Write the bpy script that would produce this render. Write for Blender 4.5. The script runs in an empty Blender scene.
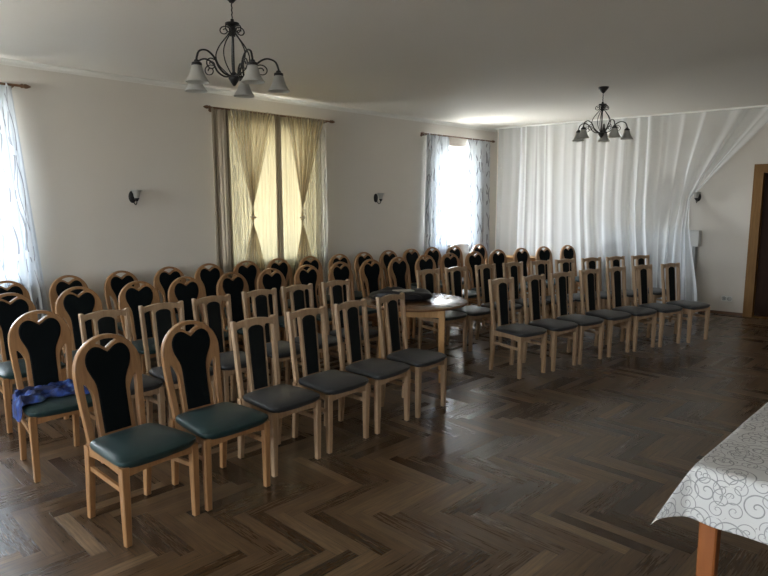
import bpy, bmesh, math, random
from mathutils import Vector, Matrix, noise
PI = math.pi
rnd = random.Random(7)
sc = bpy.context.scene
COL = sc.collection

# ------------------------------------------------------------------ camera
F, YH, HC = 620.0, 201.0, 1.72
PITCH = math.atan((288 - YH) / F)
cam = bpy.data.cameras.new('camera'); co = bpy.data.objects.new('camera', cam); COL.objects.link(co)
cam.sensor_width = 36; cam.lens = F / 768 * 36; cam.clip_start = .05
co.location = (0, 0, HC); co.rotation_euler = (PI / 2 - PITCH, 0, 0)
sc.camera = co

def ray(x, y):
    fw = Vector((0, math.cos(PITCH), -math.sin(PITCH))); up = Vector((0, math.sin(PITCH), math.cos(PITCH)))
    return fw * F + up * (288 - y) + Vector((1, 0, 0)) * (x - 384)

# ------------------------------------------------------------------ node helpers
class NT:
    def __init__(s, tree): s.t = tree; s.n = tree.nodes; s.l = tree.links
    def new(s, typ, **kw):
        n = s.n.new(typ)
        for k, v in kw.items(): setattr(n, k, v)
        return n
    def put(s, sock, v):
        if isinstance(v, bpy.types.NodeSocket): s.l.new(v, sock)
        elif v is not None: sock.default_value = v
    def m(s, op, a, b=None, c=None):
        n = s.new('ShaderNodeMath', operation=op)
        s.put(n.inputs[0], a); s.put(n.inputs[1], b)
        if c is not None: s.put(n.inputs[2], c)
        return n.outputs[0]
    def vm(s, op, a, b=None):
        n = s.new('ShaderNodeVectorMath', operation=op)
        s.put(n.inputs[0], a)
        if b is not None: s.put(n.inputs[1], b)
        return n.outputs[0]
    def comb(s, x, y, z=0.0):
        n = s.new('ShaderNodeCombineXYZ'); s.put(n.inputs[0], x); s.put(n.inputs[1], y); s.put(n.inputs[2], z); return n.outputs[0]
    def sep(s, v):
        n = s.new('ShaderNodeSeparateXYZ'); s.put(n.inputs[0], v); return n.outputs
    def mix(s, f, a, b):
        n = s.new('ShaderNodeMix', data_type='RGBA'); s.put(n.inputs[0], f); s.put(n.inputs[6], a); s.put(n.inputs[7], b); return n.outputs[2]
    def ramp(s, f, stops):
        n = s.new('ShaderNodeValToRGB'); s.put(n.inputs[0], f)
        e = n.color_ramp.elements
        while len(e) < len(stops): e.new(.5)
        for q, (p, c) in zip(e, stops): q.position = p; q.color = c if len(c) == 4 else (*c, 1)
        return n.outputs[0]
    def noise(s, vec, scale, detail=3, rough=.5):
        n = s.new('ShaderNodeTexNoise'); s.put(n.inputs['Vector'], vec); n.inputs['Scale'].default_value = scale
        n.inputs['Detail'].default_value = detail; n.inputs['Roughness'].default_value = rough
        return n.outputs[0]
    def bump(s, h, strength, dist=.01, nrm=None):
        n = s.new('ShaderNodeBump'); s.put(n.inputs['Height'], h); n.inputs['Strength'].default_value = strength
        n.inputs['Distance'].default_value = dist
        if nrm is not None: s.put(n.inputs['Normal'], nrm)
        return n.outputs[0]
    def coord(s, which='Object'):
        return s.new('ShaderNodeTexCoord').outputs[which]

def mat(name, color=(.5, .5, .5), rough=.5, metal=0, spec=.5, fn=None, sheen=0):
    m = bpy.data.materials.new(name); m.use_nodes = True
    nt = NT(m.node_tree); b = nt.n['Principled BSDF']
    b.inputs['Base Color'].default_value = (*color, 1); b.inputs['Roughness'].default_value = rough
    b.inputs['Metallic'].default_value = metal; b.inputs['Specular IOR Level'].default_value = spec
    if sheen: b.inputs['Sheen Weight'].default_value = sheen
    if fn: fn(nt, b)
    return m

def wood_fn(c1, c2, axis=2, sc_=1.0):
    def fn(nt, b):
        v = nt.coord('Object')
        s3 = [14, 14, 14]; s3[axis] = 1.2
        v2 = nt.vm('MULTIPLY', v, tuple(q * sc_ for q in s3))
        oi = nt.new('ShaderNodeObjectInfo').outputs['Random']
        v2 = nt.vm('ADD', v2, nt.comb(nt.m('MULTIPLY', oi, 30.0), nt.m('MULTIPLY', oi, 11.0), 0.0))
        n1 = nt.noise(v2, 3.0, 5, .6)
        c = nt.ramp(n1, [(.3, c1), (.7, c2)])
        nt.l.new(c, b.inputs['Base Color'])
        nt.l.new(nt.bump(n1, .15, .002), b.inputs['Normal'])
    return fn

def plaster(nt, b):
    v = nt.coord('Object')
    n = nt.noise(v, 6, 4); n2 = nt.noise(v, .8, 3)
    base = tuple(b.inputs['Base Color'].default_value)
    nt.l.new(nt.mix(nt.m('MULTIPLY', n2, .5), base, tuple(q * .93 for q in base[:3]) + (1,)), b.inputs['Base Color'])
    nt.l.new(nt.bump(n, .12, .01), b.inputs['Normal'])

def fabric(scale=500, strength=.25, var=.5):
    def fn(nt, b):
        v = nt.coord('Object'); n = nt.noise(v, scale, 2); n2 = nt.noise(v, 9, 3)
        base = tuple(b.inputs['Base Color'].default_value)
        nt.l.new(nt.mix(nt.m('MULTIPLY', n2, var), base, tuple(q * .6 for q in base[:3]) + (1,)), b.inputs['Base Color'])
        nt.l.new(nt.bump(n, strength, .002), b.inputs['Normal'])
    return fn

def parquet(nt, b):
    """herringbone oak boards, 7 board widths long, laid along the walls"""
    W, N = .077, 7.0
    v = nt.new('ShaderNodeNewGeometry').outputs['Position']
    x, y, _ = nt.sep(v)
    A = math.radians(45.4); B = math.radians(-44.6)
    u = nt.m('ADD', nt.m('MULTIPLY', x, math.cos(A) / W), nt.m('MULTIPLY', y, math.sin(A) / W))
    w = nt.m('ADD', nt.m('MULTIPLY', x, math.cos(B) / W), nt.m('MULTIPLY', y, math.sin(B) / W))
    u = nt.m('ADD', u, 700.0); w = nt.m('ADD', w, 689.89)
    i = nt.m('FLOOR', u); j = nt.m('FLOOR', w)
    k = nt.m('FLOORED_MODULO', nt.m('SUBTRACT', i, j), 2 * N)
    hor = nt.m('LESS_THAN', k, N - .5)
    fu = nt.m('SUBTRACT', u, i); fw = nt.m('SUBTRACT', w, j)
    # horizontal: start i-k ; along = k+fu ; across fw
    alH = nt.m('ADD', k, fu); acH = fw
    kk = nt.m('SUBTRACT', 2 * N - 1, k)
    alV = nt.m('ADD', kk, fw); acV = fu
    idH = nt.comb(nt.m('SUBTRACT', i, k), j, 1.0)
    idV = nt.comb(i, nt.m('SUBTRACT', j, kk), 5.0)
    def sel(a, c_): return nt.m('ADD', nt.m('MULTIPLY', hor, a), nt.m('MULTIPLY', nt.m('SUBTRACT', 1.0, hor), c_))
    al = sel(alH, alV); ac = sel(acH, acV)
    ids = nt.new('ShaderNodeMix', data_type='VECTOR'); nt.put(ids.inputs[0], hor); nt.put(ids.inputs[4], idV); nt.put(ids.inputs[5], idH)
    wn = nt.new('ShaderNodeTexWhiteNoise', noise_dimensions='3D'); nt.put(wn.inputs['Vector'], ids.outputs[1])
    r = wn.outputs['Value']; rc = wn.outputs['Color']
    # distance to board edge in metres
    e1 = nt.m('MINIMUM', ac, nt.m('SUBTRACT', 1.0, ac)); e2 = nt.m('MINIMUM', al, nt.m('SUBTRACT', N, al))
    e = nt.m('MINIMUM', e1, e2)
    gap = nt.m('LESS_THAN', e, .022)
    gv = nt.comb(nt.m('MULTIPLY', al, .22), nt.m('MULTIPLY', ac, 3.4), nt.m('MULTIPLY', r, 50.0))
    g = nt.noise(gv, 2.2, 3, .5)
    base = nt.ramp(r, [(0, (.040, .021, .010)), (.35, (.068, .039, .019)), (.7, (.094, .056, .028)), (.93, (.125, .078, .041)), (1, (.17, .112, .064))])
    gr = nt.ramp(g, [(.28, (.55, .54, .53)), (.72, (1.4, 1.38, 1.34))])
    mul = nt.new('ShaderNodeMix', data_type='RGBA', blend_type='MULTIPLY'); mul.inputs[0].default_value = 1
    nt.put(mul.inputs[6], base); nt.put(mul.inputs[7], gr)
    c = nt.mix(nt.m('MULTIPLY', gap, .75), mul.outputs[2], (.012, .008, .006, 1))
    nt.l.new(c, b.inputs['Base Color'])
    big = nt.noise(v, 1.3, 3)
    ro = nt.m('ADD', nt.m('MULTIPLY', r, .10), nt.m('ADD', nt.m('MULTIPLY', g, .12), nt.m('ADD', nt.m('MULTIPLY', big, .10), .13)))
    nt.l.new(ro, b.inputs['Roughness'])
    # each board lies at its own tiny tilt
    hx = nt.m('ADD', nt.m('MULTIPLY', g, .00005), nt.m('MULTIPLY', nt.m('SUBTRACT', 1.0, gap), .0004))
    bn = nt.bump(hx, .5, 1.0)
    tilt = nt.vm('MULTIPLY', nt.vm('SUBTRACT', rc, (.5, .5, .5)), (.045, .045, 0))
    nt.l.new(nt.vm('NORMALIZE', nt.vm('ADD', bn, tilt)), b.inputs['Normal'])

def sheer(name, col, alpha, trans=.55, pattern=None, tcol=None):
    """thin cloth: part holes, part diffuse, part translucent"""
    m = bpy.data.materials.new(name); m.use_nodes = True; nt = NT(m.node_tree)
    nt.n.remove(nt.n['Principled BSDF']); out = nt.n['Material Output']
    tr = nt.new('ShaderNodeBsdfTransparent'); df = nt.new('ShaderNodeBsdfDiffuse'); tl = nt.new('ShaderNodeBsdfTranslucent')
    c = (*col, 1); df.inputs[0].default_value = c; tl.inputs[0].default_value = (*(tcol or col), 1)
    a = nt.new('ShaderNodeMixShader'); a.inputs[0].default_value = trans
    nt.l.new(df.outputs[0], a.inputs[1]); nt.l.new(tl.outputs[0], a.inputs[2])
    o = nt.new('ShaderNodeMixShader')
    # weave gets denser when seen at a slant
    lw = nt.new('ShaderNodeLayerWeight'); lw.inputs[0].default_value = .5
    op = nt.m('MINIMUM', nt.m('ADD', alpha, nt.m('MULTIPLY', lw.outputs['Facing'], .45 * (1 - alpha) * 2)), 1.0)
    if pattern:
        uv = nt.coord('UV'); ux, uy, _ = nt.sep(uv)
        lines = None
        for ph, fr, am, per in pattern:
            cx = nt.m('ADD', ux, nt.m('MULTIPLY', nt.m('SINE', nt.m('ADD', nt.m('MULTIPLY', uy, fr), ph)), am))
            t = nt.m('ABSOLUTE', nt.m('SUBTRACT', nt.m('FRACT', nt.m('DIVIDE', cx, per)), .5))
            ln = nt.m('LESS_THAN', t, .03)
            lines = ln if lines is None else nt.m('MAXIMUM', lines, ln)
        nz = nt.m('GREATER_THAN', nt.noise(uv, 4.0, 1), .46)
        lines = nt.m('MULTIPLY', lines, nz)
        op = nt.m('MINIMUM', nt.m('ADD', op, nt.m('MULTIPLY', lines, .6)), 1.0)
        nt.l.new(nt.mix(lines, c, (.36, .36, .38, 1)), df.inputs[0]); nt.l.new(nt.mix(lines, (*(tcol or col), 1), tuple(q * .7 for q in (tcol or col)) + (1,)), tl.inputs[0])
    nt.put(o.inputs[0], op); nt.l.new(tr.outputs[0], o.inputs[1]); nt.l.new(a.outputs[0], o.inputs[2])
    nt.l.new(o.outputs[0], out.inputs[0])
    return m

def pane_mat():
    m = bpy.data.materials.new('window_glass'); m.use_nodes = True; nt = NT(m.node_tree)
    nt.n.remove(nt.n['Principled BSDF']); out = nt.n['Material Output']
    tr = nt.new('ShaderNodeBsdfTransparent'); gl = nt.new('ShaderNodeBsdfGlossy'); gl.inputs['Roughness'].default_value = .02
    o = nt.new('ShaderNodeMixShader'); o.inputs[0].default_value = .05; nt.l.new(tr.outputs[0], o.inputs[1]); nt.l.new(gl.outputs[0], o.inputs[2]); nt.l.new(o.outputs[0], out.inputs[0])
    return m

def shade_glass():
    m = bpy.data.materials.new('frosted_glass'); m.use_nodes = True; nt = NT(m.node_tree)
    nt.n.remove(nt.n['Principled BSDF']); out = nt.n['Material Output']
    df = nt.new('ShaderNodeBsdfPrincipled'); df.inputs['Base Color'].default_value = (.5, .5, .48, 1); df.inputs['Roughness'].default_value = .3
    tl = nt.new('ShaderNodeBsdfTranslucent'); tl.inputs[0].default_value = (.55, .55, .53, 1)
    o = nt.new('ShaderNodeMixShader'); o.inputs[0].default_value = .5
    n = nt.noise(nt.coord('Object'), 18, 3)
    nt.l.new(nt.mix(n, (.60, .60, .57, 1), (.42, .42, .40, 1)), df.inputs['Base Color'])
    nt.l.new(df.outputs[0], o.inputs[1]); nt.l.new(tl.outputs[0], o.inputs[2]); nt.l.new(o.outputs[0], out.inputs[0])
    return m

def scroll_cloth(nt, b):
    uv = nt.coord('UV')
    cols = None
    for sca, off in ((8.0, (0, 0, 0)), (10.5, (3.37, 7.71, 0)), (12.5, (9.1, 2.3, 0))):
        v = nt.vm('ADD', nt.vm('MULTIPLY', uv, (sca, sca, 0)), off)
        vo = nt.new('ShaderNodeTexVoronoi', voronoi_dimensions='2D'); nt.put(vo.inputs['Vector'], v); vo.inputs['Scale'].default_value = 1; vo.inputs['Randomness'].default_value = .8
        d = nt.vm('SUBTRACT', v, vo.outputs['Position']); dx, dy, _ = nt.sep(d)
        r = nt.m('SQRT', nt.m('ADD', nt.m('MULTIPLY', dx, dx), nt.m('MULTIPLY', dy, dy)))
        sg = nt.m('SUBTRACT', nt.m('MULTIPLY', nt.m('GREATER_THAN', nt.sep(vo.outputs['Color'])[0], .5), 2.0), 1.0)
        an = nt.m('MULTIPLY', nt.m('ARCTAN2', dy, dx), sg)
        t = nt.m('FRACT', nt.m('ADD', nt.m('MULTIPLY', r, 4.0), nt.m('MULTIPLY', an, 1 / (2 * PI))))
        ln = nt.m('LESS_THAN', nt.m('ABSOLUTE', nt.m('SUBTRACT', t, .5)), .08)
        ln = nt.m('MULTIPLY', ln, nt.m('LESS_THAN', r, .46))
        cols = ln if cols is None else nt.m('MAXIMUM', cols, ln)
    n = nt.noise(uv, 30, 2)
    ln = nt.m('MULTIPLY', cols, nt.m('ADD', nt.m('MULTIPLY', n, .7), .35))
    nt.l.new(nt.mix(ln, (.56, .56, .55, 1), (.14, .14, .15, 1)), b.inputs['Base Color'])
    # seam line and weave
    w = nt.noise(uv, 260, 2)
    nt.l.new(nt.bump(nt.m('ADD', w, nt.m('MULTIPLY', cols, .6)), .3, .003), b.inputs['Normal'])

M = {}
M['wall'] = mat('plaster_wall', (.67, .635, .58), .85, spec=.2, fn=plaster)
M['ceil'] = mat('plaster_ceiling', (.76, .73, .675), .9, spec=.2, fn=plaster)
M['white'] = mat('white_paint', (.78, .78, .76), .45)
M['mould'] = mat('moulding_white', (.74, .73, .69), .7)
M['floor'] = mat('parquet_herringbone', (.1, .06, .04), .3, spec=.38, fn=parquet)
M['alder'] = mat('warm_alder_wood', (.4, .22, .1), .35, fn=wood_fn((.235, .115, .046), (.345, .185, .080)))
M['beech'] = mat('pale_beech_wood', (.45, .3, .2), .38, fn=wood_fn((.285, .182, .104), (.41, .28, .172)))
M['oakdoor'] = mat('golden_oak', (.4, .22, .08), .5, spec=.2, fn=wood_fn((.17, .080, .020), (.24, .125, .036)))
M['darkdoor'] = mat('dark_door_wood', (.06, .02, .01), .6, spec=.15, fn=wood_fn((.022, .008, .003), (.042, .016, .006)))
M['tabletop'] = mat('polished_brown_wood', (.2, .1, .05), .22, fn=wood_fn((.11, .05, .024), (.17, .085, .04), 0))
M['tableleg'] = mat('golden_table_wood', (.4, .22, .1), .4, fn=wood_fn((.30, .155, .055), (.42, .235, .09)))
M['redwood'] = mat('orange_table_leg', (.45, .16, .05), .4, fn=wood_fn((.22, .068, .016), (.30, .10, .028)))
M['rod'] = mat('brown_rod_wood', (.12, .06, .03), .4, fn=wood_fn((.10, .05, .025), (.17, .085, .04), 0))
M['green'] = mat('dark_green_velour', (.007, .030, .032), .42, spec=.45, fn=fabric(600, .2), sheen=.03)
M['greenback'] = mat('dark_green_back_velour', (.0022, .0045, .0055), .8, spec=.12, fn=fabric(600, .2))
M['grey'] = mat('charcoal_upholstery', (.026, .028, .031), .45, spec=.45, fn=fabric(600, .2), sheen=.05)
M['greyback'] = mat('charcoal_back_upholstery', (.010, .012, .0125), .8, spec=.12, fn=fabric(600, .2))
M['iron'] = mat('black_wrought_iron', (.010, .010, .011), .45, spec=.4)
M['shade'] = shade_glass()
M['glass'] = pane_mat()
M['blue'] = mat('blue_cotton', (.012, .04, .20), .8, fn=lambda nt, b: nt.l.new(nt.ramp(nt.noise(nt.coord('Object'), 14, 3), [(.40, (.003, .008, .045)), (.56, (.008, .040, .22)), (.74, (.12, .22, .40))]), b.inputs['Base Color']))
M['blackbag'] = mat('black_bag_cloth', (.006, .006, .008), .5, fn=fabric(80, .5))
M['paleslab'] = mat('pale_slab', (.45, .42, .38), .7)
M['felt'] = mat('black_foot_felt', (.02, .018, .016), .8)
M['socket'] = mat('white_plastic', (.75, .75, .72), .35)
M['socketdark'] = mat('socket_hole_dark', (.05, .05, .05), .5)
M['cabinet'] = mat('grey_laminate', (.30, .31, .31), .5, fn=plaster)
M['cabtop'] = mat('light_grey_laminate', (.62, .63, .62), .5, fn=plaster)
M['cloth'] = mat('white_scroll_tablecloth', (.7, .7, .7), .7, fn=scroll_cloth)
M['sheer_back'] = sheer('white_voile', (.92, .95, .98), .42, .32)
wavy = [(0, 6.0, .045, .21), (3.14, 6.0, .045, .21), (1.2, 9.0, .03, .33)]
M['sheer_wave'] = sheer('white_voile_wavy_lines', (.84, .87, .90), .988, .38, wavy, (.20, .22, .245))
M['sheer_cream'] = sheer('cream_white_patterned_voile', (.84, .82, .74), .30, .45, wavy, (.62, .60, .50))
M['beige'] = sheer('beige_voile', (.66, .58, .42), .20, .62, tcol=(.70, .60, .40))
M['yellow'] = sheer('cream_voile', (.62, .55, .38), 1.0, .62, tcol=(.078, .066, .040))
M['taupe'] = sheer('taupe_drape', (.33, .28, .22), .96, .28)

# ------------------------------------------------------------------ geometry helpers
def new_obj(name, bm, m, parent=None, smooth=False, loc=None):
    me = bpy.data.meshes.new(name)
    bmesh.ops.recalc_face_normals(bm, faces=bm.faces) if not getattr(bm, '_keep', False) else None
    bm.to_mesh(me); bm.free()
    if isinstance(m, (list, tuple)):
        for q in m: me.materials.append(q)
    else: me.materials.append(m)
    if smooth:
        for p in me.polygons: p.use_smooth = True
        try: me.set_sharp_from_angle(angle=math.radians(38))
        except Exception: pass
    o = bpy.data.objects.new(name, me); COL.objects.link(o)
    if parent: o.parent = parent
    if loc is not None: o.location = loc
    return o

def tag(o, label=None, cat=None, group=None, kind=None):
    if label: o['label'] = label
    if cat: o['category'] = cat
    if group: o['group'] = group
    if kind: o['kind'] = kind
    return o

def empty(name, loc, rz=0, **kw):
    o = bpy.data.objects.new(name, None); COL.objects.link(o); o.empty_display_size = .1
    o.location = loc; o.rotation_euler = (0, 0, rz); return tag(o, **kw)

def hexa(bm, p):
    v = [bm.verts.new(q) for q in p]
    for f in ((0, 1, 2, 3), (7, 6, 5, 4), (0, 4, 5, 1), (1, 5, 6, 2), (2, 6, 7, 3), (3, 7, 4, 0)): bm.faces.new([v[k] for k in f])
    return v

def box(bm, c, s, bevel=0.0, mtx=None):
    x, y, z = c; a, b_, d = s[0] / 2, s[1] / 2, s[2] / 2
    P = [Vector(q) for q in ((x - a, y - b_, z - d), (x + a, y - b_, z - d), (x + a, y + b_, z - d), (x - a, y + b_, z - d),
                             (x - a, y - b_, z + d), (x + a, y - b_, z + d), (x + a, y + b_, z + d), (x - a, y + b_, z + d))]
    if mtx is not None: P = [mtx @ q for q in P]
    v = hexa(bm, P)
    if bevel:
        es = list({e for q in v for e in q.link_edges})
        bmesh.ops.bevel(bm, geom=es, offset=bevel, segments=2, affect='EDGES', profile=.5)

def bar(bm, pts, sizes, bevel=.004):
    """square-section bar through pts, sizes = (w along x, d along y) at each point"""
    rings = []
    for p, (w, d) in zip(pts, sizes):
        p = Vector(p); rings.append([])
        b_ = min(bevel, w * .3, d * .3)
        for (x, y) in ((-w / 2 + b_, -d / 2), (w / 2 - b_, -d / 2), (w / 2, -d / 2 + b_), (w / 2, d / 2 - b_), (w / 2 - b_, d / 2), (-w / 2 + b_, d / 2), (-w / 2, d / 2 - b_), (-w / 2, -d / 2 + b_)):
            rings[-1].append(bm.verts.new(p + Vector((x, y, 0))))
    for a, b2 in zip(rings, rings[1:]):
        for k in range(8): bm.faces.new((a[k], a[(k + 1) % 8], b2[(k + 1) % 8], b2[k]))
    bm.faces.new(rings[0][::-1]); bm.faces.new(rings[-1])

def tube(bm, pts, r, n=8, closed_ends=True):
    pts = [Vector(p) for p in pts]; rs = r if isinstance(r, (list, tuple)) else [r] * len(pts)
    t = (pts[1] - pts[0]).normalized(); ref = Vector((0, 0, 1)) if abs(t.z) < .9 else Vector((1, 0, 0))
    nr = t.cross(ref).normalized(); rings = []
    for k, p in enumerate(pts):
        if k == 0: d = pts[1] - p
        elif k == len(pts) - 1: d = p - pts[-2]
        else: d = pts[k + 1] - pts[k - 1]
        d.normalize(); nr = (nr - d * nr.dot(d))
        nr = nr.normalized() if nr.length > 1e-6 else d.orthogonal().normalized()
        bi = d.cross(nr)
        rings.append([bm.verts.new(p + (nr * math.cos(2 * PI * q / n) + bi * math.sin(2 * PI * q / n)) * rs[k]) for q in range(n)])
    for a, b_ in zip(rings, rings[1:]):
        for q in range(n): bm.faces.new((a[q], a[(q + 1) % n], b_[(q + 1) % n], b_[q]))
    if closed_ends: bm.faces.new(rings[0][::-1]); bm.faces.new(rings[-1])

def lathe(bm, prof, c=(0, 0, 0), n=20, sx=1, sy=1, mtx=None):
    rings = []
    for (r, z) in prof:
        ring = []
        for q in range(n):
            p = Vector((c[0] + r * sx * math.cos(2 * PI * q / n), c[1] + r * sy * math.sin(2 * PI * q / n), c[2] + z))
            ring.append(bm.verts.new(mtx @ p if mtx is not None else p))
        rings.append(ring)
    for a, b_ in zip(rings, rings[1:]):
        for q in range(n): bm.faces.new((a[q], a[(q + 1) % n], b_[(q + 1) % n], b_[q]))
    return rings

def cap(bm, ring): bm.faces.new(ring)

def spline(pts, n=8):
    pts = [Vector(p) for p in pts]; out = []
    P = [pts[0]] + pts + [pts[-1]]
    for k in range(1, len(P) - 2):
        a, b_, c, d = P[k - 1:k + 3]
        for q in range(n):
            t = q / n
            out.append(.5 * ((2 * b_) + (c - a) * t + (2 * a - 5 * b_ + 4 * c - d) * t * t + (3 * b_ - a - 3 * c + d) * t ** 3))
    out.append(pts[-1]); return out

def flat_mesh(name, loops, ext, bev, m, xf, parent):
    """filled 2-D outline with holes, given thickness, then placed by xf(u,v,w)"""
    cu = bpy.data.curves.new('tmp', 'CURVE'); cu.dimensions = '2D'; cu.fill_mode = 'BOTH'
    cu.extrude = ext; cu.bevel_depth = bev; cu.bevel_resolution = 2; cu.offset = -bev
    for lp in loops:
        s = cu.splines.new('POLY'); s.points.add(len(lp) - 1); s.use_cyclic_u = True
        for q, p in zip(s.points, lp): q.co = (p[0], p[1], 0, 1)
    t = bpy.data.objects.new('tmp', cu); COL.objects.link(t)
    bpy.context.view_layer.update()
    me = bpy.data.meshes.new_from_object(t.evaluated_get(bpy.context.evaluated_depsgraph_get()))
    bpy.data.objects.remove(t); bpy.data.curves.remove(cu)
    for v in me.vertices: v.co = xf(v.co.x, v.co.y, v.co.z)
    me.name = name; me.materials.clear(); me.materials.append(m)
    for p in me.polygons: p.use_smooth = True; p.material_index = 0
    try: me.set_sharp_from_angle(angle=math.radians(35))
    except Exception: pass
    o = bpy.data.objects.new(name, me); COL.objects.link(o)
    if parent: o.parent = parent
    return o

def sm(x): x = max(0, min(1, x)); return x * x * (3 - 2 * x)
def lerp(a, b, t): return a + (b - a) * t
def poly(xs, x):
    for (a, va), (b, vb) in zip(xs, xs[1:]):
        if x <= b: return lerp(va, vb, max(0, (x - a) / (b - a)))
    return xs[-1][1]

# ------------------------------------------------------------------ chairs
def cushion_bm(wf, wr, yf, yr, z0, z1, dome=.012, nn=44):
    """padded seat: rounded trapezoid lofted up and over"""
    bm = bmesh.new()
    def outline(inset, k):
        pts = []
        for q in range(nn):
            a = 2 * PI * q / nn; ca, sa = math.cos(a), math.sin(a); e = .27
            X = math.copysign(abs(ca) ** e, ca); Y = math.copysign(abs(sa) ** e, sa)
            y = lerp(yr, yf, (Y + 1) / 2); wd = lerp(wr, wf, (Y + 1) / 2)
            y += .018 * (1 - X * X) * (Y > 0) * Y      # gently bowed front
            cy = (yf + yr) / 2
            pts.append((X * wd * (1 - inset), cy + (y - cy) * (1 - inset)))
        return pts
    rings = []
    T = z1 - z0
    for ins, z in ((.06, z0), (.012, z0 + T * .12), (0, z0 + T * .38), (.008, z0 + T * .65), (.035, z0 + T * .86), (.08, z0 + T), (.2, z1 + dome * .45), (.45, z1 + dome * .85), (.8, z1 + dome)):
        ring = []
        for (x, y) in outline(ins, 0):
            drop = .012 * max(0, (y - .08) / .14) ** 2 if ins > 0.03 else 0
            ring.append(bm.verts.new((x, y, z - drop)))
        rings.append(ring)
    for a, b_ in zip(rings, rings[1:]):
        for q in range(nn): bm.faces.new((a[q], a[(q + 1) % nn], b_[(q + 1) % nn], b_[q]))
    bm.faces.new(rings[0][::-1]); bm.faces.new(rings[-1])
    return bm

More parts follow.
